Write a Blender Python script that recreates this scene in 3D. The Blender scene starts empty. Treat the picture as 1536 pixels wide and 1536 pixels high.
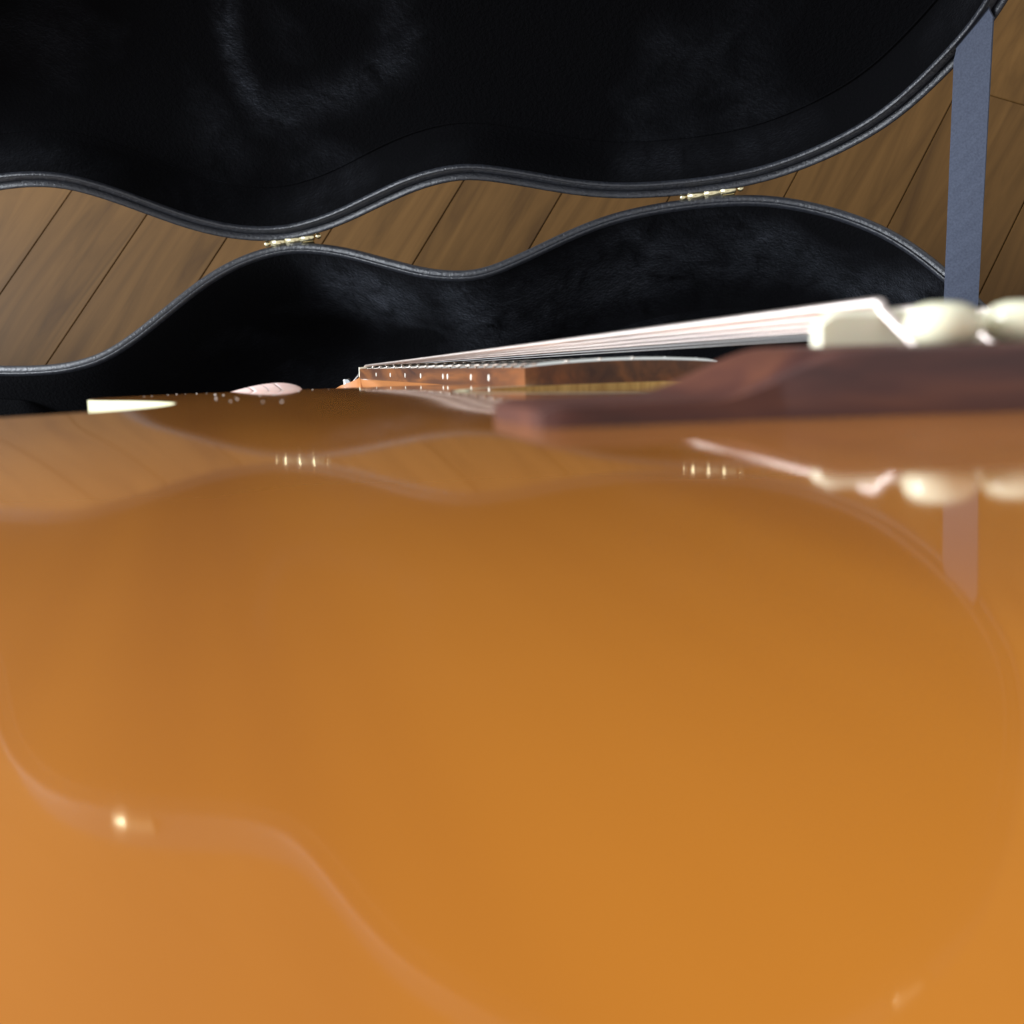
import bpy, bmesh, math, random
from mathutils import Vector, Matrix
random.seed(4)
S = bpy.context.scene
C = S.collection

# ------------------------------------------------------------------ camera
F = 2030.0                                   # focal length in pixels of the 1536 frame
CAM_H = 0.834                                # camera height above the floor
# rows: world x, y, z axes in camera coordinates (right, down, forward)
A3 = ((0.97973894, -0.06897925, -0.18802519),
      (0.00422426, -0.93149106, 0.36373968),
      (-0.20023427, -0.3571642, -0.91232668))
def cam2w(v):
    return Vector([sum(A3[i][k] * v[k] for k in range(3)) for i in range(3)])
right, down, fwd = cam2w((1, 0, 0)), cam2w((0, 1, 0)), cam2w((0, 0, 1))
CAM = Vector((0, 0, CAM_H))
cd = bpy.data.cameras.new('camera')
cam = bpy.data.objects.new('camera', cd); C.objects.link(cam)
m = Matrix.Identity(4)
for i in range(3):
    m[i][0], m[i][1], m[i][2], m[i][3] = right[i], -down[i], -fwd[i], CAM[i]
cam.matrix_world = m
cd.sensor_width = 36; cd.lens = 36 * F / 1536
cd.clip_start = 0.002; cd.clip_end = 50
cd.dof.use_dof = True; cd.dof.focus_distance = 0.66; cd.dof.aperture_fstop = 25.0
cd.dof.aperture_blades = 0
S.camera = cam
def ray(x, y):
    return cam2w(((x - 768) / F, (y - 768) / F, 1.0))
def to_px(p):
    d = Vector(p) - CAM
    z = d.dot(fwd)
    return 768 + F * d.dot(right) / z, 768 + F * d.dot(down) / z

# ------------------------------------------------------------------ light
W = bpy.data.worlds.new('room_light'); S.world = W; W.use_nodes = True
bg = W.node_tree.nodes['Background']
bg.inputs[0].default_value = (0.95, 0.97, 1.0, 1); bg.inputs[1].default_value = 0.62
def area(name, loc, target, sx, sy, power, col):
    l = bpy.data.lights.new(name, 'AREA'); l.shape = 'RECTANGLE'; l.size = sx; l.size_y = sy
    l.energy = power; l.color = col
    o = bpy.data.objects.new(name, l); C.objects.link(o); o.location = loc
    o.rotation_euler = (Vector(target) - Vector(loc)).to_track_quat('-Z', 'Y').to_euler()
    return o
area('window_left_offscreen', (-2.5, 0.6, 1.6), (0, 0.3, 0.4), 2.2, 1.3, 165, (0.88, 0.94, 1.0))
S.view_settings.view_transform = 'Standard'
try: S.view_settings.look = 'None'
except Exception: pass
S.view_settings.gamma = 1; S.view_settings.use_curve_mapping = False
S.view_settings.exposure = 0.35

# ------------------------------------------------------------------ helpers
def mesh(name, verts, faces, mat, parent=None, smooth=True):
    me = bpy.data.meshes.new(name)
    me.from_pydata([tuple(v) for v in verts], [], faces); me.update()
    if smooth: me.polygons.foreach_set('use_smooth', [True] * len(me.polygons))
    o = bpy.data.objects.new(name, me); C.objects.link(o)
    if mat: me.materials.append(mat)
    if parent: o.parent = parent
    return o
def empty(name, loc=(0, 0, 0)):
    o = bpy.data.objects.new(name, None); C.objects.link(o); o.location = loc
    o.empty_display_size = 0.02
    return o
def tag(o, label=None, cat=None, group=None, kind=None):
    if label: o['label'] = label
    if cat: o['category'] = cat
    if group: o['group'] = group
    if kind: o['kind'] = kind
    return o
def autosmooth(o, ang=40):
    bm = bmesh.new(); bm.from_mesh(o.data)
    bmesh.ops.recalc_face_normals(bm, faces=bm.faces)
    for e in bm.edges:
        e.smooth = len(e.link_faces) == 2 and e.calc_face_angle(0) < math.radians(ang)
    for f in bm.faces: f.smooth = True
    bm.to_mesh(o.data); bm.free()
    return o
def catmull(P, n=8):
    out = []
    for i in range(len(P) - 1):
        p0 = P[i - 1] if i else [2 * a - b for a, b in zip(P[0], P[1])]
        p1, p2 = P[i], P[i + 1]
        p3 = P[i + 2] if i + 2 < len(P) else [2 * a - b for a, b in zip(P[-1], P[-2])]
        def kn(a, b): return max(1e-6, math.dist(a, b) ** 0.5)
        t0 = 0; t1 = t0 + kn(p0, p1); t2 = t1 + kn(p1, p2); t3 = t2 + kn(p2, p3)
        for k in range(n):
            t = t1 + (t2 - t1) * k / n
            def mix(a, b, ta, tb): return [(tb - t) / (tb - ta) * x + (t - ta) / (tb - ta) * y for x, y in zip(a, b)]
            a1, a2, a3 = mix(p0, p1, t0, t1), mix(p1, p2, t1, t2), mix(p2, p3, t2, t3)
            b1, b2 = mix(a1, a2, t0, t2), mix(a2, a3, t1, t3)
            out.append(mix(b1, b2, t1, t2))
    out.append(list(P[-1]))
    return out
def resample(P, step):
    L = [0]
    for a, b in zip(P, P[1:]): L.append(L[-1] + math.dist(a, b))
    n = max(2, int(L[-1] / step)); out = []; j = 0
    for i in range(n + 1):
        s = L[-1] * i / n
        while j < len(L) - 2 and L[j + 1] < s: j += 1
        t = (s - L[j]) / max(1e-9, L[j + 1] - L[j])
        out.append([a + (b - a) * t for a, b in zip(P[j], P[j + 1])])
    return out
def smooth_half(P, it):
    for _ in range(it):
        Q = [P[0]] + [[(P[i - 1][k] + 2 * P[i][k] + P[i + 1][k]) / 4 for k in (0, 1)] for i in range(1, len(P) - 1)] + [P[-1]]
        P = Q
    return P
def half_loop(half):            # closed loop from a half outline (s, r>=0) mirrored
    return [list(p) for p in half] + [[p[0], -p[1]] for p in reversed(half[1:-1])]
def loop_normals(L):            # outward normals of the loop
    n = len(L); ar = sum(L[i][0] * L[(i + 1) % n][1] - L[(i + 1) % n][0] * L[i][1] for i in range(n))
    sg = 1 if ar > 0 else -1; N = []
    for i in range(n):
        a, b = L[i - 1], L[(i + 1) % n]; tx, ty = b[0] - a[0], b[1] - a[1]
        l = math.hypot(tx, ty) or 1; N.append((sg * ty / l, -sg * tx / l))
    return N
def sweep_loop(L, prof, closed_prof=False):
    """L closed loop (s, r); prof list of (inward offset, height)."""
    N = loop_normals(L); V = []; Fc = []; n = len(L); k = len(prof)
    for (o, h) in prof:
        for p, q in zip(L, N): V.append((p[0] - q[0] * o, p[1] - q[1] * o, h))
    rng = k if closed_prof else k - 1
    for j in range(rng):
        j2 = (j + 1) % k
        for i in range(n):
            i2 = (i + 1) % n
            Fc.append((j * n + i, j * n + i2, j2 * n + i2, j2 * n + i))
    return V, Fc
def tube(P, r, seg=8, cap=True):
    V = []; Fc = []; P = [Vector(p) for p in P]; n = len(P)
    R = r if isinstance(r, (list, tuple)) else [r] * n
    t0 = (P[1] - P[0]).normalized(); up = Vector((0, 0, 1)) if abs(t0.z) < .9 else Vector((1, 0, 0))
    nrm = (up - t0 * up.dot(t0)).normalized()
    for i in range(n):
        t = (P[min(i + 1, n - 1)] - P[max(i - 1, 0)]).normalized()
        nrm = (nrm - t * nrm.dot(t)).normalized(); b = t.cross(nrm)
        for k in range(seg):
            a = 2 * math.pi * k / seg
            V.append(P[i] + (nrm * math.cos(a) + b * math.sin(a)) * R[i])
    for i in range(n - 1):
        for k in range(seg):
            k2 = (k + 1) % seg
            Fc.append((i * seg + k, i * seg + k2, (i + 1) * seg + k2, (i + 1) * seg + k))
    if cap: Fc += [tuple(reversed(range(seg))), tuple(range((n - 1) * seg, n * seg))]
    return V, Fc
def lathe(prof, seg=24):        # prof (radius, z)
    V = []; Fc = []
    for r, z in prof:
        for k in range(seg):
            a = 2 * math.pi * k / seg; V.append((r * math.cos(a), r * math.sin(a), z))
    for j in range(len(prof) - 1):
        for k in range(seg):
            k2 = (k + 1) % seg; Fc.append((j * seg + k, j * seg + k2, (j + 1) * seg + k2, (j + 1) * seg + k))
    Fc += [tuple(reversed(range(seg))), tuple(range((len(prof) - 1) * seg, len(prof) * seg))]
    return V, Fc
def mm(V): return [(v[0] * .001, v[1] * .001, v[2] * .001) for v in V]
def box(x0, x1, y0, y1, z0, z1, bev=0.0, name='b', mat=None, parent=None, seg=2):
    bm = bmesh.new(); bmesh.ops.create_cube(bm, size=1)
    for v in bm.verts:
        v.co = ((x0 + x1) / 2 + v.co.x * (x1 - x0), (y0 + y1) / 2 + v.co.y * (y1 - y0), (z0 + z1) / 2 + v.co.z * (z1 - z0))
    if bev: bmesh.ops.bevel(bm, geom=bm.edges[:], offset=bev, segments=seg, profile=.5, affect='EDGES')
    me = bpy.data.meshes.new(name); bm.to_mesh(me); bm.free()
    o = bpy.data.objects.new(name, me); C.objects.link(o); me.materials.append(mat)
    if parent: o.parent = parent
    return autosmooth(o)

G = ((-0.39643086, -0.91560273, 0.06718787), (0.4583105, -0.13396045, 0.87863877), (-0.79548354, 0.37911243, 0.47273641))
GO = Vector((0.04000125, 0.08173988, 0.65463698))
def GP(p, w=1): return [sum(G[i][k] * p[k] for k in range(3)) * .001 + GO[i] * w for i in range(3)]   # guitar millimetres -> world

# ------------------------------------------------------------------ materials
def mat(name):
    M = bpy.data.materials.new(name); M.use_nodes = True
    return M, M.node_tree.nodes, M.node_tree.links, M.node_tree.nodes['Principled BSDF']
def simple(name, col, rough=.5, metal=0, coat=0, coat_r=.05, sub=0):
    M, N, L, B = mat(name)
    B.inputs['Base Color'].default_value = (*col, 1); B.inputs['Roughness'].default_value = rough
    B.inputs['Metallic'].default_value = metal; B.inputs['Coat Weight'].default_value = coat
    B.inputs['Coat Roughness'].default_value = coat_r
    if sub:
        B.inputs['Subsurface Weight'].default_value = sub
        B.inputs['Subsurface Radius'].default_value = (.004, .002, .001); B.inputs['Subsurface Scale'].default_value = 1
    return M
def ramp(N, stops):
    r = N.new('ShaderNodeValToRGB'); e = r.color_ramp.elements
    while len(e) < len(stops): e.new(.5)
    for k, (p, c) in enumerate(stops): e[k].position = p; e[k].color = (*c, 1)
    return r
def noise(N, L, vec, scale, detail=4, rough=.55, dist=0):
    n = N.new('ShaderNodeTexNoise'); n.inputs['Scale'].default_value = scale
    n.inputs['Detail'].default_value = detail; n.inputs['Roughness'].default_value = rough; n.inputs['Distortion'].default_value = dist
    if vec is not None: L.new(vec, n.inputs['Vector'])
    return n
def coords(N, L, scale=(1, 1, 1), offset_rand=False):
    tc = N.new('ShaderNodeTexCoord'); mp = N.new('ShaderNodeMapping'); mp.inputs['Scale'].default_value = scale
    L.new(tc.outputs['Object'], mp.inputs['Vector'])
    if offset_rand:
        oi = N.new('ShaderNodeObjectInfo'); mu = N.new('ShaderNodeMath'); mu.operation = 'MULTIPLY'; mu.inputs[1].default_value = 37
        L.new(oi.outputs['Random'], mu.inputs[0]); cx = N.new('ShaderNodeCombineXYZ')
        L.new(mu.outputs[0], cx.inputs[0]); L.new(mu.outputs[0], cx.inputs[1]); L.new(cx.outputs[0], mp.inputs['Location'])
    return mp.outputs[0]
def wood(name, stops, scale, rough, coat, coat_r=.06, nscale=1.0, bump=.05, rand=False, detail=6, dist=.6, randval=.25, spec=.5):
    M, N, L, B = mat(name)
    v = coords(N, L, scale, rand)
    n = noise(N, L, v, nscale, detail, .6, dist); r = ramp(N, stops); L.new(n.outputs['Fac'], r.inputs[0])
    col = r.outputs[0]
    if rand:
        oi = N.new('ShaderNodeObjectInfo'); h = N.new('ShaderNodeHueSaturation')
        ml = N.new('ShaderNodeMapRange'); ml.inputs['To Min'].default_value = 1 - randval; ml.inputs['To Max'].default_value = 1 + randval * .7
        L.new(oi.outputs['Random'], ml.inputs['Value']); L.new(ml.outputs[0], h.inputs['Value']); L.new(col, h.inputs['Color']); col = h.outputs[0]
    L.new(col, B.inputs['Base Color'])
    B.inputs['Roughness'].default_value = rough; B.inputs['Coat Weight'].default_value = coat; B.inputs['Coat Roughness'].default_value = coat_r
    B.inputs['Specular IOR Level'].default_value = spec
    if bump:
        b = N.new('ShaderNodeBump'); b.inputs['Strength'].default_value = bump; b.inputs['Distance'].default_value = .001
        L.new(n.outputs['Fac'], b.inputs['Height']); L.new(b.outputs[0], B.inputs['Normal'])
    return M
M_floor = wood('oak_floor', [(.25, (.062, .028, .0062)), (.42, (.094, .045, .0102)), (.58, (.120, .058, .0142)), (.8, (.150, .075, .0200))],
               (3.0, 30, 30), .50, .04, .25, 1.6, .06, True, 8, 1.4, .10, .16)
M_joint = simple('floor_joint', (.03, .015, .007), .8)
M_top = wood('amber_spruce', [(.2, (.44, .135, .006)), (.5, (.54, .178, .0095)), (.8, (.60, .208, .014))],
             (.9, 60, 60), .5, 1.0, .044, 1.2, 0, False, 3, .2)
M_side = wood('mahogany_side', [(.25, (.11, .035, .012)), (.7, (.22, .08, .028))], (6, 6, 60), .4, 1, .05, 1.2, 0)
M_neck = wood('mahogany_neck', [(.25, (.30, .105, .030)), (.7, (.48, .19, .060))], (5, 70, 70), .4, .6, .1, 1.2, 0)
M_rose = wood('rosewood', [(.3, (.045, .017, .011)), (.5, (.12, .045, .018)), (.75, (.28, .098, .026))], (9, 90, 90), .42, .25, .2, 1.1, .1, False, 7, 1.2)
M_bridge = wood('rosewood_bridge', [(.3, (.042, .012, .010)), (.5, (.082, .025, .017)), (.72, (.155, .052, .025))], (30, 14, 60), .46, .06, .3, 1.6, .05, False, 6, 1.2)
M_cream = simple('cream_binding', (.90, .88, .56), .35, 0, .5, .1)
M_bone = simple('bone', (.90, .85, .66), .35, 0, .3, .15, .1)
M_pin = simple('cream_plastic', (.80, .77, .56), .30, 0, .6, .08, .1)
M_pearl = simple('pearl_dot', (.9, .88, .78), .3, 0, .4)
M_steel = simple('nickel_silver', (.82, .84, .80), .22, 1)
M_plain = simple('plain_steel', (.90, .90, .90), .45, 1)
M_chrome = simple('chrome', (.85, .88, .92), .12, 1)
M_spruce_edge = wood('spruce_end_grain', [(.3, (.50, .26, .06)), (.7, (.78, .48, .15))], (400, 400, 60), .6, 0, .1, 1, 0)
M_inside = simple('unfinished_inside', (.28, .16, .07), .8)
M_black_ply = simple('black_ply', (.015, .012, .01), .4)
M_brass = simple('brass', (.95, .84, .52), .22, 1)
M_strap = None
def bronze():
    M, N, L, B = mat('bronze_winding')
    B.inputs['Metallic'].default_value = 1; B.inputs['Base Color'].default_value = (.99, .86, .80, 1); B.inputs['Roughness'].default_value = .34
    v = coords(N, L, (1, 0, 0)); w = N.new('ShaderNodeTexWave'); w.inputs['Scale'].default_value = 420; L.new(v, w.inputs['Vector'])
    b = N.new('ShaderNodeBump'); b.inputs['Strength'].default_value = .5; b.inputs['Distance'].default_value = .0003
    L.new(w.outputs['Fac'], b.inputs['Height']); L.new(b.outputs[0], B.inputs['Normal'])
    return M
M_bronze = bronze()
def vinyl(name, col):
    M, N, L, B = mat(name)
    B.inputs['Roughness'].default_value = .36; B.inputs['Specular IOR Level'].default_value = .85
    v = coords(N, L); n = noise(N, L, v, 480, 4, .65)
    w = noise(N, L, v, 60, 4, .7); cr = ramp(N, [(.35, tuple(.55 * c for c in col)), (.7, tuple(1.5 * c for c in col))]); ad = N.new('ShaderNodeMath'); ad.operation = 'MULTIPLY_ADD'
    L.new(n.outputs['Fac'], ad.inputs[0]); ad.inputs[1].default_value = .7; mu = N.new('ShaderNodeMath'); mu.operation = 'MULTIPLY'; mu.inputs[1].default_value = .3
    L.new(w.outputs['Fac'], mu.inputs[0]); L.new(mu.outputs[0], ad.inputs[2]); L.new(ad.outputs[0], cr.inputs[0]); L.new(cr.outputs[0], B.inputs['Base Color']); b = N.new('ShaderNodeBump'); b.inputs['Strength'].default_value = .55; b.inputs['Distance'].default_value = .0012
    L.new(n.outputs['Fac'], b.inputs['Height']); L.new(b.outputs[0], B.inputs['Normal'])
    return M
M_vinyl = vinyl('black_leathercloth', (.020, .022, .029))
def plush():
    M, N, L, B = mat('black_plush')
    v = coords(N, L)
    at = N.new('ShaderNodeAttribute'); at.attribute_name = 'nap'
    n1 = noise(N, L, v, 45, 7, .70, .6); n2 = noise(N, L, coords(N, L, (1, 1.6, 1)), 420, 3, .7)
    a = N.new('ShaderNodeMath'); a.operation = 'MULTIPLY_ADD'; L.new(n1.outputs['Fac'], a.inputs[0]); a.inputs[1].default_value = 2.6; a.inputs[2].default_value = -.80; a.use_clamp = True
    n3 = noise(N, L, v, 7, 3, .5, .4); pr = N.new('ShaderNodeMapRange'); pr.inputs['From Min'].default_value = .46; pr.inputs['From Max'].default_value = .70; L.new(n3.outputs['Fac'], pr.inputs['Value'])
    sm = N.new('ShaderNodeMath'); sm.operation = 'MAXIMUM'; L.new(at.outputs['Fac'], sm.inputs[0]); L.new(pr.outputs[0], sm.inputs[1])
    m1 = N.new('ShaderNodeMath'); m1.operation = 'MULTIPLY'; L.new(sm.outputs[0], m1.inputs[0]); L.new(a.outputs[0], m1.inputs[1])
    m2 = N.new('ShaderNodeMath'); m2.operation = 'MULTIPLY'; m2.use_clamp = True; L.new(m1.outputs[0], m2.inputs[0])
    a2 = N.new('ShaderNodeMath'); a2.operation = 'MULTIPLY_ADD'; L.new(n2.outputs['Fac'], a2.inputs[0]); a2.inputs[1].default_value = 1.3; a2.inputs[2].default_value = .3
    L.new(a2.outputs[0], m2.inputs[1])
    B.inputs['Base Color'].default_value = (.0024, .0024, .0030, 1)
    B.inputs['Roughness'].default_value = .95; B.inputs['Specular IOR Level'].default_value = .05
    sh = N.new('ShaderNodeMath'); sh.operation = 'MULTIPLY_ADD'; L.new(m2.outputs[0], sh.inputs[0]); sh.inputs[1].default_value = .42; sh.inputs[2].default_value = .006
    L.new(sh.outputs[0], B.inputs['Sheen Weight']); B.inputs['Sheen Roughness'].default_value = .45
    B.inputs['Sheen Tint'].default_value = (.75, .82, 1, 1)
    b = N.new('ShaderNodeBump'); b.inputs['Strength'].default_value = .6; b.inputs['Distance'].default_value = .002
    L.new(n2.outputs['Fac'], b.inputs['Height']); L.new(b.outputs[0], B.inputs['Normal'])
    return M
M_plush = plush()
def webbing():
    M, N, L, B = mat('strap_webbing')
    v = coords(N, L); n = noise(N, L, v, 900, 2); r = ramp(N, [(.3, (.034, .042, .068)), (.7, (.053, .064, .098))])
    L.new(n.outputs['Fac'], r.inputs[0]); L.new(r.outputs[0], B.inputs['Base Color']); B.inputs['Roughness'].default_value = .85
    B.inputs['Sheen Weight'].default_value = .1
    return M
M_strap = webbing()
def skin():
    M, N, L, B = mat('skin')
    n = noise(N, L, coords(N, L), 90, 4); r = ramp(N, [(.3, (.84, .56, .50)), (.7, (.92, .68, .62))])
    L.new(n.outputs['Fac'], r.inputs[0]); L.new(r.outputs[0], B.inputs['Base Color']); B.inputs['Roughness'].default_value = .45
    tc = N.new('ShaderNodeTexCoord'); last = None
    for p, w in (((285.6, 95.5, -8), .00028), ((288.2, 87.0, -8), .00024), ((287.0, 91.0, -8), .00012)):   # folds across the thumb
        q = Vector(GP(p)); ax = (Vector(GP((288.5, 86, -8))) - Vector(GP((284.5, 100, -10)))).normalized(); ax = (ax + .45 * Vector(GP((0, 0, 1), 0)).normalized()).normalized()
        sb = N.new('ShaderNodeVectorMath'); sb.operation = 'SUBTRACT'; sb.inputs[1].default_value = q; L.new(tc.outputs['Object'], sb.inputs[0])
        dt = N.new('ShaderNodeVectorMath'); dt.operation = 'DOT_PRODUCT'; dt.inputs[1].default_value = ax; L.new(sb.outputs[0], dt.inputs[0])
        ab = N.new('ShaderNodeMath'); ab.operation = 'ABSOLUTE'; L.new(dt.outputs['Value'], ab.inputs[0])
        mr = N.new('ShaderNodeMapRange'); mr.inputs['From Max'].default_value = w * 2; mr.inputs['To Min'].default_value = .75; mr.inputs['To Max'].default_value = 0; L.new(ab.outputs[0], mr.inputs['Value'])
        b = N.new('ShaderNodeBump'); b.invert = True; b.inputs['Strength'].default_value = 1; b.inputs['Distance'].default_value = .0012; L.new(mr.outputs[0], b.inputs['Height'])
        if last: L.new(last, b.inputs['Normal'])
        last = b.outputs[0]
    L.new(last, B.inputs['Normal'])
    B.inputs['Subsurface Weight'].default_value = .15; B.inputs['Subsurface Radius'].default_value = (.004, .0015, .001); B.inputs['Subsurface Scale'].default_value = 1
    return M
M_skin = skin()
M_sleeve = simple('knit_sleeve', (.05, .055, .07), .9)
M_dust = simple('dust', (.85, .83, .8), .8)

# ------------------------------------------------------------------ floor
ANG = math.radians(61.180)
PW, L0 = 0.0757, 0.7779 - 9 * 0.0757          # plank pitch, a seam's coordinate across the boards
fl = mesh('floor', [(-2.2, -2.2, -.014), (3.6, -2.2, -.014), (3.6, 2.4, -.014), (-2.2, 2.4, -.014)], [(0, 1, 2, 3)], M_joint)
fl.rotation_euler.z = ANG; tag(fl, 'brown wooden floorboards running diagonally under the guitar case', kind='structure')
PL = 1.212
plank_cache = {}
def plank_mesh(length):
    k = round(length, 3)
    if k in plank_cache: return plank_cache[k]
    g, b, t = .0003, .0005, .014
    V = []; hx, hy = length / 2 - g, PW / 2 - g
    for (ins, z) in ((0, -t), (0, -b), (b, 0)):
        for sx, sy in ((-1, -1), (1, -1), (1, 1), (-1, 1)): V.append((sx * (hx - ins), sy * (hy - ins), z))
    Fc = [(8, 9, 10, 11)]
    for j in (0, 4):
        for i in range(4): Fc.append((j + i, j + (i + 1) % 4, j + 4 + (i + 1) % 4, j + 4 + i))
    me = bpy.data.meshes.new('plank'); me.from_pydata(V, [], Fc); me.update(); me.materials.append(M_floor)
    plank_cache[k] = me
    return me
for k in range(-25, 30):
    yc = L0 + (k + .5) * PW
    off = (0.6285 + [.15, .38, .25, .5, .2, .44][k % 6] * PL) if k != 0 else 0.6285
    s0 = off - PL * 3
    for j in range(6):
        x0 = s0 + j * PL
        if x0 > 3.4 or x0 + PL < -2.0: continue
        o = bpy.data.objects.new('plank', plank_mesh(PL)); C.objects.link(o); o.parent = fl
        o.location = (x0 + PL / 2, yc, 0)

# ------------------------------------------------------------------ guitar case
TH = math.atan(.17); cT, sT = math.cos(TH), math.sin(TH)
RIM = .110
UV = [(-200, 73), (-170, 75.5), (-151, 75.5), (-127, 70.5), (-105, 57), (-88, 43), (-61, 21.5), (-39, 9.5), (-16, 3), (3, 2), (21, 5), (40, 10.5),
      (68, 22), (95, 32.5), (117, 37), (130, 37), (155, 28.5), (190, 14), (215, 6.5), (241, 3), (266, 2), (291, 3), (311, 6), (331, 12), (354, 22),
      (377, 36), (394, 51), (407, 66), (418, 80), (432, 101), (439, 116)]
half = []
for u, v in reversed(UV):
    half.append([u * cT + (v - 157) * sT, abs(-u * sT + (v - 157) * cT)])
half = [[456, 0], [454, 40], [444, 82]] + half + [[-300, 50], [-390, 55], [-470, 62], [-550, 63], [-574, 52], [-581, 28], [-582, 0]]
half = smooth_half(resample(catmull(half, 10), 6.0), 3)
CL = [[p[0] * .001, p[1] * .001] for p in half_loop(half)]
NH = len(half)
case = empty('guitar_case', (-.300 + .0, .493, 0))
tag(case, 'black hard-shell guitar case lying open on the wooden floor, lined with black plush', 'guitar case')
# case-local: u along the hinge line, v towards the viewer; (s, r) -> (u, v)
def sr2uv(s, r):
    return s * cT - r * sT, s * sT + r * cT
# sign: the hinge side has r < 0 (v smaller than the axis)
def base_pt(p):
    u, v = sr2uv(p[0], p[1]); v += .157
    return (u, -v, p[2])
CA, SA = math.cos(math.radians(99.5)), math.sin(math.radians(99.5))
def lid_pt(p):                    # p[2]: 0 at the lid's rim, negative = into the lid's depth (away from the viewer)
    u, v = sr2uv(p[0], p[1]); v += .157
    y, z = -v * CA, v * SA
    dn = (0, SA, CA)              # direction into the lid's back
    return (u, y - p[2] * dn[1], RIM + z - p[2] * dn[2])
def build(name, VF, fn, matl):
    return mesh(name, [fn(v) for v in VF[0]], VF[1], matl, case)
def inner_half(o):                # half outline offset inward by o
    L = CL; N = loop_normals(L)
    return [(L[i][0] - N[i][0] * o, max(0, L[i][1] - N[i][1] * o) if 0 < i < NH - 1 else 0) for i in range(NH)]
def panel(o, hfun, nt=70):
    P = inner_half(o); V = []; Fc = []
    for i, (s, r) in enumerate(P):
        for j in range(nt + 1):
            t = -1 + 2 * j / nt; V.append((s, r * t, hfun(s, t)))
    for i in range(NH - 1):
        for j in range(nt): Fc.append((i * (nt + 1) + j, i * (nt + 1) + j + 1, (i + 1) * (nt + 1) + j + 1, (i + 1) * (nt + 1) + j))
    return V, Fc
# --- base
V, Fc = sweep_loop(CL, [(.001, RIM - .006), (-.001, RIM - .02), (-.004, .06), (-.002, .02), (.004, .005), (.012, .0)])
Fc.append(tuple(range(5 * len(CL), 6 * len(CL)))); autosmooth(build('base_shell', (V, Fc), base_pt, M_vinyl), 50)
rim_prof = [(.002, RIM - .010), (-.0008, RIM - .006), (-.0010, RIM - .002), (.0004, RIM), (.0022, RIM + .0006), (.0042, RIM - .0002), (.0050, RIM - .0025), (.0050, RIM - .012)]
build('base_rim', sweep_loop(CL, rim_prof), base_pt, M_vinyl)
def wob(i): return .0005 * math.sin(i * 1.7) + .0006 * math.sin(i * .61 + 1)
bead = [(.0050, RIM - .006), (.0047, RIM - .0012), (.0054, RIM + .0004), (.0061, RIM - .0001), (.0064, RIM - .0016), (.0062, RIM - .0034)]
BL = .012
wall_prof = [(.0058, RIM - .0030), (.0070, RIM - .0045), (.0084, RIM - .009), (.0105, RIM - .020), (.0125, RIM - .045), (.0135, .045), (.0150, .030), (.0195, .019), (.0270, BL + .0025)]
lining = build('base_lining', sweep_loop(CL, wall_prof), base_pt, M_plush)
floorpad = build('base_floor_pad', panel(.0265, lambda s, t: BL + .0028 - .0012 * (1 - t * t) * .0), base_pt, M_plush)
welt_b = build('base_lining_edge', sweep_loop(CL, bead), base_pt, M_vinyl)
# --- lid
V, Fc = sweep_loop(CL, [(.0005, 0), (-.001, -.008), (-.003, -.03), (.002, -.046), (.014, -.054), (.03, -.057)])
nl = len(CL); autosmooth(build('lid_shell', (V, Fc), lid_pt, M_vinyl), 50)
build('lid_back', panel(.0299, lambda s, t: -.057 - .010 * (1 - t * t), 16), lid_pt, M_vinyl)
build('lid_rim', sweep_loop(CL, [(.0010, -.008), (-.0012, -.005), (-.0014, -.001), (-.0004, .0010), (.0008, .0014), (.0020, .0004), (.0024, -.004)]), lid_pt, M_vinyl)
build('lid_valance', sweep_loop(CL, [(.0022, -.004), (.0030, -.0024), (.0046, -.0012), (.0068, -.0022), (.0088, -.004)]), lid_pt, M_vinyl)
welt = build('lid_lining_edge', sweep_loop(CL, [(.0086, -.006), (.0086, -.0006), (.0091, .0006), (.0098, .0005), (.0103, -.0008), (.0101, -.0024)]), lid_pt, M_vinyl)
lwall = build('lid_lining', sweep_loop(CL, [(.0096, -.0020), (.0112, -.004), (.0130, -.010), (.0148, -.018), (.0166, -.025), (.0190, -.0285), (.0205, -.0290)]), lid_pt, M_plush)
seam = build('lid_panel_seam', sweep_loop(CL, [(.0194, -.0292), (.0195, -.0280), (.0200, -.0275), (.0205, -.0280), (.0206, -.0295)]), lid_pt, M_plush)
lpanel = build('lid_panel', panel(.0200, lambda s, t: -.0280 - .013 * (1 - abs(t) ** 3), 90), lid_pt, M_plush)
# nap of the plush: a mark stroked into the pile of the lid, stored on the cloth itself
def seg_d(px, py, a, b):
    vx, vy = b[0] - a[0], b[1] - a[1]; t = max(0, min(1, ((px - a[0]) * vx + (py - a[1]) * vy) / (vx * vx + vy * vy)))
    return math.hypot(px - a[0] - t * vx, py - a[1] - t * vy), t
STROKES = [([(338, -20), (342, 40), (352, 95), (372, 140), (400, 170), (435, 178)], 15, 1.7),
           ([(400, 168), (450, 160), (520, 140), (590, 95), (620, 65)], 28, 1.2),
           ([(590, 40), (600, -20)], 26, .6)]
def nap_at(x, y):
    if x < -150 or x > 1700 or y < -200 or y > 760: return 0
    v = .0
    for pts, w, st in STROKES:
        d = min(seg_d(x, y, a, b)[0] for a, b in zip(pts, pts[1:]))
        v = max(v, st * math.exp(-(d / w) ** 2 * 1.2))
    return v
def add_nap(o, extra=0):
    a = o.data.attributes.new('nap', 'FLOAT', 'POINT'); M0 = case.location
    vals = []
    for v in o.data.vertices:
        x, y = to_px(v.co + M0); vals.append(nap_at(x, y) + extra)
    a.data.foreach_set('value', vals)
add_nap(lpanel)
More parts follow.
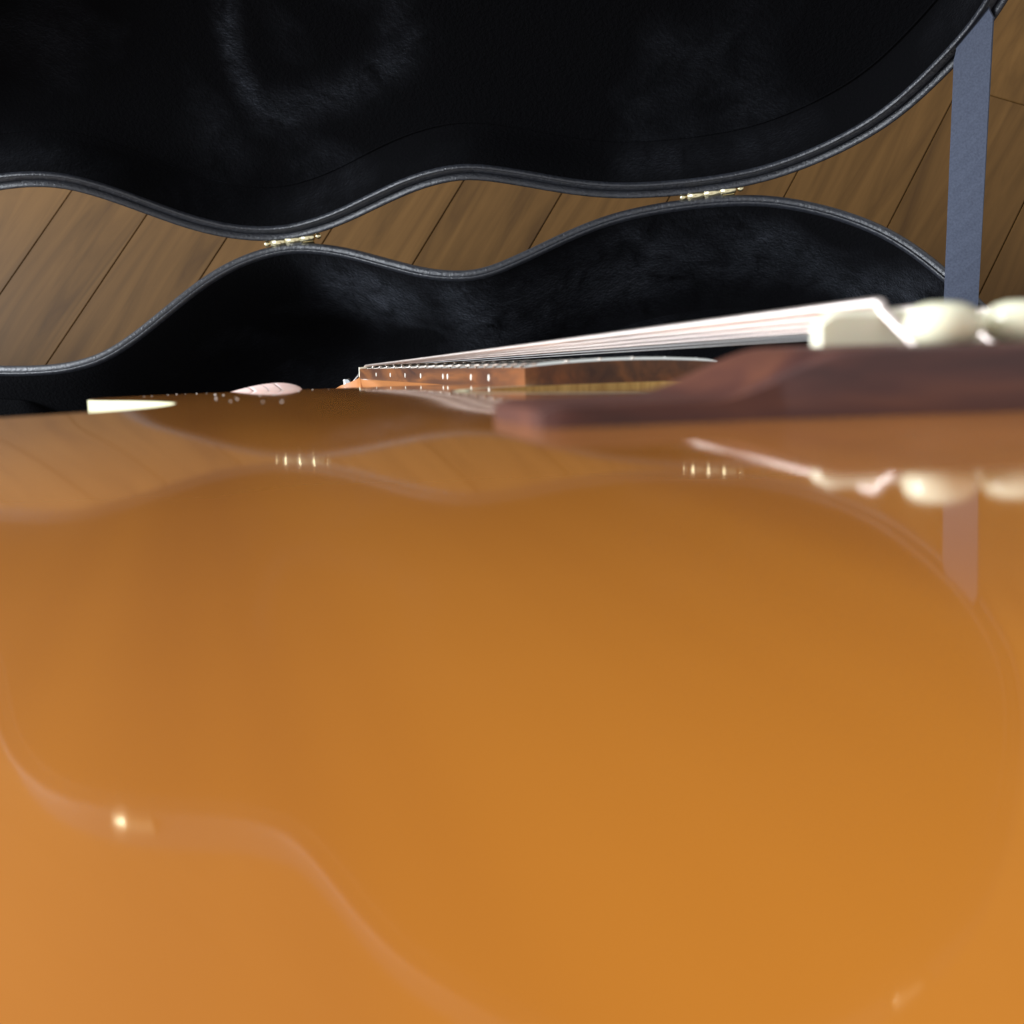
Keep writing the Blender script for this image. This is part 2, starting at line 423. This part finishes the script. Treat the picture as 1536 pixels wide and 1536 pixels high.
# --- neck cradle and shoulder pad inside the base
def pad(name, s0, s1, o, h, hollow):
    P = [p for p in inner_half(o) if s0 <= p[0] <= s1]; nt = 40; V = []; Fc = []; n = len(P)
    for i, (s, r) in enumerate(P):
        e = min(1, i / 4, (n - 1 - i) / 4); e = math.sin(e * math.pi / 2) ** .6 if e > 0 else 0
        for j in range(nt + 1):
            t = -1 + 2 * j / nt
            dip = hollow * max(0, 1 - (t * r / .036) ** 4) if abs(t * r) < .036 else 0
            V.append((s, r * t, BL + .002 + e * (h - dip) * (1 - .12 * t ** 6)))
    for i in range(n - 1):
        for j in range(nt): Fc.append((i * (nt + 1) + j, i * (nt + 1) + j + 1, (i + 1) * (nt + 1) + j + 1, (i + 1) * (nt + 1) + j))
    return build(name, (V, Fc), base_pt, M_plush)
pad('neck_cradle', -.265, -.178, .0125, .078, .05)
pad('pocket_box', -.44, -.275, .0125, .082, .0)
# --- hinges
def hinge(u):
    h = empty('hinge', (u, 0, RIM)); h.parent = case
    V, Fc = tube([(-.0150, -.0005, .0008), (.0150, -.0005, .0008)], .0020, 12); mesh('hinge_barrel', V, Fc, M_brass, h)
    for k in range(3):
        x = -.0150 + .0100 * (k + .5)
        V, Fc = tube([(x - .0046, -.0005, .0008), (x + .0046, -.0005, .0008)], .0026, 12); mesh('hinge_knuckle', V, Fc, M_brass, h)
    for sx in (-1, 1):
        V, Fc = lathe([(.0002, -.0022), (.0014, -.0017), (.0021, 0), (.0014, .0017), (.0002, .0022)], 12)
        mesh('pin_end', [(sx * .0178 + v[2], v[0] - .0005, v[1] + .0008) for v in V], Fc, M_brass, h)
    box(-.014, .014, -.0030, -.0018, -.012, -.0003, .0004, 'hinge_leaf', M_brass, h)
    box(-.014, .014, .0020, .0030, -.0022, .0006, .0004, 'hinge_leaf', M_brass, h)
    box(-.0045, .0065, -.0045, -.0006, -.008, .0004, .0006, 'hinge_tab', M_vinyl, h)
    h.rotation_euler.z = .05
    return h
hinge(.002); hinge(.277)
# --- latches and handle along the opening side
for s_ in (-.30, -.11, .02, .27, .42):
    i_ = min(range(1, NH - 1), key=lambda k: abs(CL[k][0] - s_)); p_, q_ = CL[i_], loop_normals(CL)[i_]
    for fn, sg, nm in ((base_pt, -1, 'latch'), (lid_pt, -1, 'latch_plate')):
        h0 = RIM if fn is base_pt else 0
        V = []
        tx, ty = -q_[1], q_[0]
        for dz in (-.001, -.024 if nm == 'latch' else -.014):
            for a, b in ((-1, 0), (1, 0), (1, 1), (-1, 1)):
                V.append((p_[0] + tx * a * .011 + q_[0] * (.001 + b * .004), p_[1] + ty * a * .011 + q_[1] * (.001 + b * .004), h0 + dz))
        build(nm, (V, [(0, 1, 2, 3), (7, 6, 5, 4), (0, 4, 5, 1), (1, 5, 6, 2), (2, 6, 7, 3), (3, 7, 4, 0)]), fn, M_brass)
i_ = min(range(1, NH - 1), key=lambda k: abs(CL[k][0] - .15)); p_, q_ = CL[i_], loop_normals(CL)[i_]
tx, ty = -q_[1], q_[0]
hpnt = [(p_[0] + tx * a + q_[0] * b, p_[1] + ty * a + q_[1] * b, .068) for a, b in ((-.06, .002), (-.055, .022), (-.035, .032), (.035, .032), (.055, .022), (.06, .002))]
V, Fc = tube([base_pt(p) for p in catmull(hpnt, 5)], .009, 12); mesh('handle', V, Fc, M_vinyl, case)
# --- stay strap
def base_uv(u, v, z): return (u, -v, z)
def lid_uv(u, v, d): return (u, -v * CA + d * SA, RIM + v * SA + d * CA)
SLF = [base_uv(.4050, .114, RIM - .040), base_uv(.4046, .106, RIM - .004)]; SRT = [base_uv(.4235, .114, RIM - .040), base_uv(.4231, .110, RIM - .004)]
a_, b_ = Vector(SLF[1]), Vector(lid_uv(.4155, .086, -.0045)); c_, d_ = Vector(SRT[1]), Vector(lid_uv(.4335, .112, -.0045))
for k in range(1, 13): SLF.append(a_.lerp(b_, k / 12)); SRT.append(c_.lerp(d_, k / 12))
SLF += [lid_uv(.4170, .0895, -.001), lid_uv(.4172, .092, .010)]; SRT += [lid_uv(.4322, .1135, -.001), lid_uv(.4312, .115, .010)]
V = []; Fc = []
for k, (a, b) in enumerate(zip(SLF, SRT)):
    a, b = Vector(a), Vector(b); k2, k1 = min(k + 1, len(SLF) - 1), max(k - 1, 0)
    nn = (Vector(SLF[k2]) - Vector(SLF[k1])).cross(b - a).normalized() * .0006
    V += [a - nn, b - nn, b + nn, a + nn]
for k in range(len(SLF) - 1):
    for q in range(4): Fc.append((k * 4 + q, k * 4 + (q + 1) % 4, k * 4 + 4 + (q + 1) % 4, k * 4 + 4 + q))
Fc += [(3, 2, 1, 0), tuple(range(len(V) - 4, len(V)))]
mesh('stay_strap', V, Fc, M_strap, case, False)

# ------------------------------------------------------------------ guitar (local millimetres: X saddle -> nut, Y bass side, Z out of the top)
gm = Matrix.Identity(4)
for i in range(3):
    for k in range(3): gm[i][k] = G[i][k]
    gm[i][3] = GO[i]
guitar = empty('acoustic_guitar'); guitar.matrix_world = gm
tag(guitar, 'amber acoustic guitar with rosewood bridge, held above the case with its neck pointing down', 'guitar')
def gmesh(name, VF, matl, parent=guitar, smooth=True): return mesh(name, mm(VF[0]), VF[1], matl, parent, smooth)
LS = 632.0
def fpos(n): return LS * 2 ** (-n / 12)          # distance of fret n from the saddle
def hw(X): return 21.8 + (LS - X) / LS * 10.0
def zt(X): return 3.39 - (X - 194) * .0144       # fretboard's bass edge, top
def ztop(X, Y):                                   # an old, bellied top: highest under the bridge
    g = .85 * math.exp(-(Y / 150) ** 2)
    if X < -8: return g - 1.25e-4 * (X + 8) ** 2 - 1.0e-5 * Y * Y
    return g * math.exp(-((X + 8) / 62) ** 2) - 3.9e-5 * max(0, X) ** 2 - 1.0e-5 * Y * Y
BH = [(-218, 0), (-215, 55), (-200, 105), (-170, 152), (-130, 182), (-85, 198), (-40, 202), (5, 196), (45, 180), (74, 160), (89, 144), (99, 132.5), (112, 124.5), (131, 120), (155, 121.5), (185, 131.5), (205, 140.5),
      (222, 144.5), (240, 140), (256, 127), (268, 108), (276, 87), (280, 66), (282, 45), (283, 20), (283, 0)]
BH = smooth_half(resample(catmull(BH, 8), 4.0), 2)
BL_ = half_loop(BH)
SHX, SHR = 145.0, 48.0
def edge_r(a):                                    # distance from the soundhole centre to the outline along angle a
    best = None; dx, dy = math.cos(a), math.sin(a)
    for i in range(len(BL_)):
        p, q = BL_[i], BL_[(i + 1) % len(BL_)]
        px, py, ex, ey = p[0] - SHX, p[1], q[0] - p[0], q[1] - p[1]
        den = dx * ey - dy * ex
        if abs(den) < 1e-12: continue
        t = (px * ey - py * ex) / den; s = (px * dy - py * dx) / den
        if t > 0 and -1e-9 <= s <= 1 + 1e-9 and (best is None or t > best): best = t
    return best
NA, NR = 360, 64
ER = [edge_r(2 * math.pi * i / NA) for i in range(NA)]
def plate(zf, r0, inset=0.0):
    V = []; Fc = []
    for j in range(NR + 1):
        for i in range(NA):
            a = 2 * math.pi * i / NA; r = r0 + (ER[i] - inset - r0) * j / NR
            x, y = SHX + r * math.cos(a), r * math.sin(a); V.append((x, y, zf(x, y)))
    for j in range(NR):
        for i in range(NA):
            i2 = (i + 1) % NA; Fc.append((j * NA + i, (j + 1) * NA + i, (j + 1) * NA + i2, j * NA + i2))
    return V, Fc
soundboard = gmesh('soundboard', plate(ztop, SHR), M_top)
gmesh('soundboard_underside', plate(lambda x, y: ztop(x, y) - 3.0, SHR, 2), M_inside)
def ring(r0, r1, dz):
    V = []; Fc = []
    for r in (r0, r1):
        for i in range(NA):
            a = 2 * math.pi * i / NA; x, y = SHX + r * math.cos(a), r * math.sin(a); V.append((x, y, ztop(x, y) + dz))
    for i in range(NA): i2 = (i + 1) % NA; Fc.append((i, NA + i, NA + i2, i2))
    return V, Fc
V = []; Fc = []
for dz in (0, -3.0):
    for i in range(NA):
        a = 2 * math.pi * i / NA; x, y = SHX + SHR * math.cos(a), SHR * math.sin(a); V.append((x, y, ztop(x, y) + dz))
for i in range(NA): i2 = (i + 1) % NA; Fc.append((i, i2, NA + i2, NA + i))
gmesh('soundhole_edge', (V, Fc), M_spruce_edge)
ros = gmesh('rosette', ring(53.0, 53.8, .04), M_black_ply)
for r0, r1, mt in ((53.8, 56.6, M_cream), (56.6, 57.4, M_black_ply)): gmesh('rosette_ring', ring(r0, r1, .04), mt, ros)
def depth(X): return 88 + (283 - X) / 501 * 22
def strip(z0, z1, out, name, matl, parent=guitar, thick=None):
    V = []; Fc = []; N = loop_normals(BL_); n = len(BL_)
    rows = [(out, z0), (out, z1)] if thick is None else [(out - thick, z0), (out, z0), (out, z1), (out - thick, z1)]
    for o, z in rows:
        for p, q in zip(BL_, N):
            zz = z(p[0], p[1]) if callable(z) else z; V.append((p[0] + q[0] * o, p[1] + q[1] * o, zz))
    for j in range(len(rows) - 1):
        for i in range(n):
            i2 = (i + 1) % n; Fc.append((j * n + i, j * n + i2, (j + 1) * n + i2, (j + 1) * n + i))
    o_ = gmesh(name, (V, Fc), matl, parent); return autosmooth(o_)
zb = lambda x, y: -depth(x) - .00006 * 0
strip(lambda x, y: ztop(x, y) - 7.2, zb, 0, 'body_side', M_side)
strip(lambda x, y: ztop(x, y) - .25, lambda x, y: ztop(x, y) - 7.2, .35, 'top_binding', M_cream, thick=1.2)
strip(lambda x, y: zb(x, y) + 5, lambda x, y: zb(x, y) - .4, .35, 'back_binding', M_cream, thick=1.2)
V, Fc = plate(lambda x, y: zb(x, y) - 5 * math.exp(-((x - 20) / 150) ** 2) * max(0, 1 - (y / 190) ** 2), .01)
gmesh('body_back', (V, Fc), M_side)
# neck
XE = 193.5
def fboard():
    V = []; Fc = []; xs = [XE + (LS - XE) * i / 60 for i in range(61)]; nc = 14
    for X in xs:
        w = hw(X); row = [(-w, zt(X) - 5.9), (-w, zt(X) - .3)]
        for j in range(nc + 1):
            t = -1 + 2 * j / nc; row.append((t * (w - .3), zt(X) + 1.3 * (1 - t * t)))
        row += [(w, zt(X) - .3), (w, zt(X) - 5.9)]
        V += [(X, y, z) for y, z in row]
    k = nc + 5
    for i in range(60):
        for j in range(k): j2 = (j + 1) % k; Fc.append((i * k + j, i * k + j2, (i + 1) * k + j2, (i + 1) * k + j))
    Fc += [tuple(range(k)), tuple(reversed(range(60 * k, 61 * k)))]
    return V, Fc
fb = autosmooth(gmesh('fretboard', fboard(), M_rose), 30)
for n in range(1, 21):
    X = fpos(n); w = hw(X) - .2; V = []; Fc = []; nc = 16; prof = [(-1.25, -.2), (-1.1, .45), (-.6, .85), (0, 1.0), (.6, .85), (1.1, .45), (1.25, -.2)]
    for j in range(nc + 1):
        t = -1 + 2 * j / nc; e = .55 if j in (0, nc) else 1
        for a, b in prof: V.append((X + a, t * w, zt(X) + 1.3 * (1 - t * t) + b * e))
    k = len(prof)
    for j in range(nc):
        for i in range(k - 1): Fc.append((j * k + i, j * k + i + 1, (j + 1) * k + i + 1, (j + 1) * k + i))
    Fc += [tuple(range(k)), tuple(reversed(range(nc * k, (nc + 1) * k)))]
    gmesh('fret', (V, Fc), M_steel, fb)
for n, dz in ((2.5, 0), (4.5, 0), (6.5, 0), (8.5, 0), (11.5, -5.0), (11.5, 5.0), (14.5, 0), (16.5, 0)):
    X = fpos(n) + dz
    V, Fc = lathe([(1.05, -.8), (1.05, .12), (.9, .2)], 14)
    gmesh('side_dot', ([(X + v[0], hw(X) + v[2], zt(X) - 3.0 + v[1] * 1.0) for v in V], Fc), M_pearl, fb, False)
# neck shaft with heel
def shaft():
    V = []; Fc = []; nc = 16; rows = []
    for i in range(46):
        X = LS + 2 - (LS + 2 - 283) * i / 45; d = 13.5 + 3.0 * i / 45
        h = max(0, (335 - X) / 52); d += 62 * h ** 2.2
        rows.append((X, hw(X) - .15 - 5.0 * h ** 1.5 * 0, d, h))
    for X, w, d, h in rows:
        z0 = zt(X) - 5.9
        V.append((X, -w, z0 + .8)); 
        for j in range(nc + 1):
            a = math.pi * j / nc; e = 1.0 - .35 * h
            V.append((X, -w * math.copysign(abs(math.cos(a)) ** .8, math.cos(a)), z0 - d * math.sin(a) ** (.9 * e)))
        V.append((X, w, z0 + .8))
    k = nc + 3
    for i in range(45):
        for j in range(k): j2 = (j + 1) % k; Fc.append((i * k + j, i * k + j2, (i + 1) * k + j2, (i + 1) * k + j))
    Fc += [tuple(range(k)), tuple(reversed(range(45 * k, 46 * k)))]
    return V, Fc
nk = autosmooth(gmesh('neck', shaft(), M_neck), 50)
# headstock, tilted back behind the nut
TA = math.radians(15.5); hx0, hz0 = LS + 4.5, zt(LS) - 5.6
def hp(a, y, b): return (hx0 + a * math.cos(TA) + b * math.sin(TA), y, hz0 - a * math.sin(TA) + b * math.cos(TA))
HO = catmull([(-6, 21.8), (0, 22.4), (8, 26), (17, 31.5), (28, 34), (60, 36), (97, 37.5), (115, 38), (122, 34), (124, 26), (123, 12), (125.5, 0)], 5)
def head():
    V = []; Fc = []; n = len(HO)
    for b in (0, -14.5):
        for a, y in HO: V.append(hp(a, y, b))
        for a, y in HO: V.append(hp(a, -y, b))
    for q in range(n - 1):
        Fc += [(q, q + 1, n + q + 1, n + q), (2 * n + q, 3 * n + q, 3 * n + q + 1, 2 * n + q + 1),
               (q, 2 * n + q, 2 * n + q + 1, q + 1), (n + q, n + q + 1, 3 * n + q + 1, 3 * n + q)]
    Fc.append((0, n, 3 * n, 2 * n))
    return V, Fc
hs = autosmooth(gmesh('headstock', head(), M_neck), 35)
bm = bmesh.new(); bm.from_mesh(hs.data); bmesh.ops.remove_doubles(bm, verts=bm.verts, dist=1e-5); bm.to_mesh(hs.data); bm.free()
V = [hp(a, y * .985, .05) for a, y in HO[2:]] + [hp(a, -y * .985, .05) for a, y in HO[2:]]; n = len(HO) - 2
gmesh('headstock_veneer', (V, [(q, q + 1, n + q + 1, n + q) for q in range(n - 1)]), M_black_ply, hs)
for k, a in enumerate((31, 64, 97)):
    for sy in (-1, 1):
        tn = empty('tuning_machine'); tn.parent = guitar
        tn.matrix_local = Matrix.Translation(Vector(mm([hp(a, sy * 25.5, 0)])[0])) @ Matrix.Rotation(TA, 4, 'Y')
        V, Fc = lathe([(4.2, 0), (4.2, 1.0), (3.2, 1.4), (2.9, 2), (2.6, 4.5), (3.0, 6.6), (2.6, 7.4), (1.2, 7.8)], 20); mesh('post', mm(V), Fc, M_chrome, tn)
        V, Fc = tube([(0, 0, -18), (0, sy * 22, -18)], 2.0, 10); mesh('shaft', mm(V), Fc, M_chrome, tn)
        V, Fc = lathe([(3, -9), (6.5, -7.5), (8, 0), (6.5, 7.5), (3, 9)], 16)
        mesh('button', mm([(v[0] * 1.05, sy * 27 + v[2] * .9, -18 + v[1] * .45) for v in V]), Fc, M_cream, tn)
        box(-.006, .006, -.009 if sy < 0 else -.006, .006 if sy < 0 else .009, -.021, -.0146, .001, 'gear_box', M_chrome, tn)
# nut
V = []; Fc = []
for X in (LS, LS + 4.8):
    row = [(-21.8, zt(LS) - 6), (-21.8, zt(LS) + .9)] + [(-21.8 + 43.6 * j / 12, zt(LS) + .9 + 1.3 * (1 - (j / 6 - 1) ** 2) + (0 if X == LS else -.6)) for j in range(1, 12)] + [(21.8, zt(LS) + .9), (21.8, zt(LS) - 6)]
    V += [(X, y, z) for y, z in row]
k = len(V) // 2; Fc = [(j, (j + 1) % k, k + (j + 1) % k, k + j) for j in range(k)] + [tuple(range(k)), tuple(reversed(range(k, 2 * k)))]
autosmooth(gmesh('nut', (V, Fc), M_bone), 30)
# bridge
BRY, BX0, BX1 = 78.0, -18.5, 9.5
HB = 8.0
def bridge_h(y):                                  # profile along its length: thin wings, full middle
    a = abs(y)
    if a > 59: return 2.6
    if a < 40.5: return HB
    t = (59 - a) / 18.5; t = t * t * (3 - 2 * t)
    return 2.6 + (HB - 2.6) * t
def bridge():
    V = []; Fc = []; ny = 104; prof = []
    xs = [BX0, BX0, BX0 + .6, BX0 + 2] + [BX0 + 2 + (BX1 - BX0 - 4) * i / 6 for i in range(1, 6)] + [BX1 - 2, BX1 - .6, BX1, BX1]
    hsx = [0, .90, .975, 1] + [1] * 5 + [1, .975, .90, 0]
    for i in range(ny + 1):
        y = -BRY + 2 * BRY * i / ny; e = BRY - abs(y); rd = 1 if e > 3 else math.sqrt(max(.0, 1 - (1 - e / 3) ** 2))
        for x, h in zip(xs, hsx):
            x2 = x if e > 4 else (x - (BX0 + BX1) / 2) * (1 - .10 * (1 - e / 4) ** 2) + (BX0 + BX1) / 2
            x2 -= 4.5 * (.5 - .5 * math.cos(math.pi * max(0, min(1, (72 - abs(y)) / 60)))) * (1 - (x - BX0) / (BX1 - BX0))
            zz = ztop(x2, y); H = bridge_h(y) * (.72 + .28 * rd)
            V.append((x2, y, zz - .3 + (H + .3) * h if h else zz - .3))
    k = len(xs)
    for i in range(ny):
        for j in range(k): j2 = (j + 1) % k; Fc.append((i * k + j, i * k + j2, (i + 1) * k + j2, (i + 1) * k + j))
    Fc += [tuple(range(k)), tuple(reversed(range(ny * k, (ny + 1) * k)))]
    return V, Fc
br = autosmooth(gmesh('bridge', bridge(), M_bridge), 55)
# strings
SY = [27.0 - 10.8 * i for i in range(6)]
NY = [17.8 - 7.12 * i for i in range(6)]
SR = [.70, .55, .43, .32, .22, .16]
PINX = -14.6
sx = lambda y: 1.0 - (27 - y) * (-.045) * 0 + .04 * (y - 27) * -1 * 0      # saddle line
SZ = [13.6, 13.75, 13.8, 13.7, 13.4, 13.0]
# saddle
V = []; Fc = []
for i in range(41):
    y = -36 + 72 * i / 40; e = min(1, (36 - abs(y)) / 2.2); e = math.sqrt(max(0, 1 - (1 - e) ** 2))
    t = (27 - y) / 54; top = 13.55 - 1.75 * max(0, t) - 1.2 * (1 - e)
    x0 = sx(y)
    V += [(x0 - 1.6, y, HB - 1.5), (x0 - 1.6, y, top - .9), (x0 - .9, y, top - .25), (x0, y, top - .05), (x0 + .9, y, top - .3), (x0 + 1.6, y, top - .9), (x0 + 1.6, y, HB - 1.5)]
for i in range(40):
    for j in range(7): j2 = (j + 1) % 7; Fc.append((i * 7 + j, i * 7 + j2, (i + 1) * 7 + j2, (i + 1) * 7 + j))
Fc += [tuple(range(7)), tuple(reversed(range(280, 287)))]
autosmooth(gmesh('saddle', (V, Fc), M_bone, br), 45)
pinV, pinF = lathe([(2.4, -9), (2.7, .2), (3.7, .4), (4.4, 1.4), (4.6, 2.5), (4.3, 3.7), (3.4, 4.7), (1.9, 5.2), (.4, 5.3)], 28)
pin_me = None
for i, y in enumerate(SY):
    t = (27 - y) / 54; yy = y
    o = gmesh('bridge_pin', (pinV, pinF), M_pin, br)
    if pin_me: o.data = pin_me
    pin_me = o.data
    o.location = (PINX * .001, yy * .001, (HB + ztop(PINX, y) - .2) * .001); o.rotation_euler = (0, math.radians(-3), 0)
for i in range(6):
    top = V[0]
    x0 = sx(SY[i]); t = (27 - SY[i]) / 54
    zs = 13.55 - 1.75 * t + SR[i]
    zn = zt(LS) + .9 + 1.3 * (1 - (NY[i] / 21.8) ** 2) + SR[i] * .6
    sy = 1 if i < 3 else -1; a = (31, 64, 97)[i if i < 3 else 5 - i]
    post = hp(a, sy * 23.0, 4.0)
    P = [post, (LS + 4.6, NY[i], zn - .45), (LS + 2, NY[i], zn)]
    for q in range(1, 30): u = q / 30; P.append((LS + 2 + (x0 - LS - 2) * u, NY[i] + (SY[i] - NY[i]) * u, zn + (zs - zn) * u))
    P += [(x0 + .6, SY[i], zs - .02), (x0 - .3, SY[i], zs - .10), (x0 - 1.4, SY[i], zs - 1.4), (PINX + 5.6, SY[i], HB + .6), (PINX + 4.4, SY[i], HB - 2)]
    gmesh('string', tube(P, SR[i], 10), M_bronze if i < 4 else M_plain)

# ------------------------------------------------------------------ dust on the soundboard
V = []; Fc = []
def speck(x, y, r):
    b = len(V); z = ztop(x, y)
    for d in ((1, 0, 0), (-1, 0, 0), (0, 1, 0), (0, -1, 0), (0, 0, 1), (0, 0, -.3)):
        V.append((x + d[0] * r * random.uniform(.5, 1.3), y + d[1] * r * random.uniform(.5, 1.3), z + max(0, d[2] * r * random.uniform(.6, 1.5))))
    for f in ((0, 2, 4), (2, 1, 4), (1, 3, 4), (3, 0, 4), (2, 0, 5), (1, 2, 5), (3, 1, 5), (0, 3, 5)): Fc.append(tuple(b + k for k in f))
def top_hit(x, y):
    d = Matrix(G).transposed() @ ray(x, y); o = Matrix(G).transposed() @ (CAM - GO) * 1000; z = -2.0
    for _ in range(6):
        t = (z - o.z) / d.z; p = o + d * t; z = ztop(p.x, p.y)
    return p.x, p.y
for (x, y, r) in [(323, 592, .55), (324, 598, .5), (335, 593, .4), (265, 591.5, .3), (295, 590.5, .3), (310, 590, .3), (216, 595, .3), (356, 599, .3), (390, 593.5, .3), (411, 592.5, .3), (394, 603, .4), (423, 602.5, .45), (353, 596.5, .3),
                  (448, 587, .35), (469, 584.5, .25), (493, 583.8, .25), (346, 602, .3), (228, 594.5, .25), (252, 592.5, .25), (278, 591, .2)]:
    X, Y = top_hit(x, y); speck(X, Y, r * .62)
dust = mesh('dust', [guitar.matrix_world @ Vector(v) for v in mm(V)], Fc, M_dust)
tag(dust, 'pale dust specks lying on the amber guitar top near its shoulder', 'dust', kind='stuff')

# ------------------------------------------------------------------ person: left hand holding the guitar's shoulder
def GW(p): return guitar.matrix_world @ (Vector(p) * .001)
joints = {'elbow': ((-70, 285, -215), 40), 'fore': ((60, 262, -180), 37), 'wrist': ((190, 205, -112), 24), 'palm0': ((222, 182, -90), 27), 'palm': ((246, 165, -70), 27),
          't1': ((258, 152, -48), 14), 't2': ((270, 134, -29), 10.5), 't3': ((277.5, 117, -16.5), 8.8), 't3a': ((281.5, 108, -12.4), 8.4), 't4': ((284.5, 100, -10.0), 8.3), 't5': ((287.0, 92.0, -8.3), 8.0), 't6': ((288.5, 86.0, -8.0), 7.8), 't7': ((289.6, 80.5, -9.4), 6.4),
          'i1': ((268, 146, -92), 13), 'i2': ((274, 118, -108), 9.5), 'i3': ((270, 92, -107), 8.5), 'i4': ((262, 72, -104), 7),
          'm1': ((254, 150, -102), 13), 'm2': ((258, 118, -113), 9.5), 'm3': ((253, 88, -112), 8.5), 'm4': ((247, 66, -109), 7),
          'r1': ((238, 156, -108), 12), 'r2': ((240, 124, -116), 9), 'r3': ((236, 96, -115), 8.2), 'r4': ((231, 76, -112), 7),
          'l1': ((222, 164, -112), 11), 'l2': ((222, 138, -117), 8.5), 'l3': ((219, 115, -115), 7.5), 'l4': ((216, 99, -112), 6.5)}
chains = [['elbow', 'fore', 'wrist', 'palm0', 'palm', 't1', 't2', 't3', 't3a', 't4', 't5', 't6', 't7'], ['palm', 'i1', 'i2', 'i3', 'i4'], ['palm', 'm1', 'm2', 'm3', 'm4'],
          ['palm0', 'r1', 'r2', 'r3', 'r4'], ['palm0', 'l1', 'l2', 'l3', 'l4']]
names = list(joints); me = bpy.data.meshes.new('person')
edges = [(names.index(a), names.index(b)) for c in chains for a, b in zip(c, c[1:])]
me.from_pydata([GW(joints[k][0]) for k in names], edges, [])
person = bpy.data.objects.new('person', me); C.objects.link(person)
sk = person.modifiers.new('skin', 'SKIN'); sk.use_smooth_shade = True
if not me.skin_vertices: me.attributes  # layer is made by the modifier below
try:
    if len(me.skin_vertices) == 0:
        bm = bmesh.new(); bm.from_mesh(me); bm.verts.layers.skin.verify(); bm.to_mesh(me); bm.free()
    for i, k in enumerate(names):
        r = joints[k][1] * .001; d = me.skin_vertices[0].data[i]; d.radius = (r, r); d.use_root = (k == 'palm0')
except Exception as e: print('skin', e)
ss = person.modifiers.new('sub', 'SUBSURF'); ss.levels = 2; ss.render_levels = 2
me.materials.append(M_skin)
tag(person, 'person\'s bare left hand holding the guitar\'s shoulder, thumb knuckle showing over its edge', 'person')
P = [(-78, 287, -217), (-10, 275, -199), (60, 262, -180), (120, 238, -150), (150, 224, -134)]
V, Fc = tube([GW(p) for p in catmull(P, 5)], [.001 * ([20, 36, 44, 47, 48][i] if i < 5 else 48 - 15 * (i - 4) / 16) for i in range(21)], 24, True)
sl = mesh('sleeve', V, Fc, M_sleeve); sl.parent = person
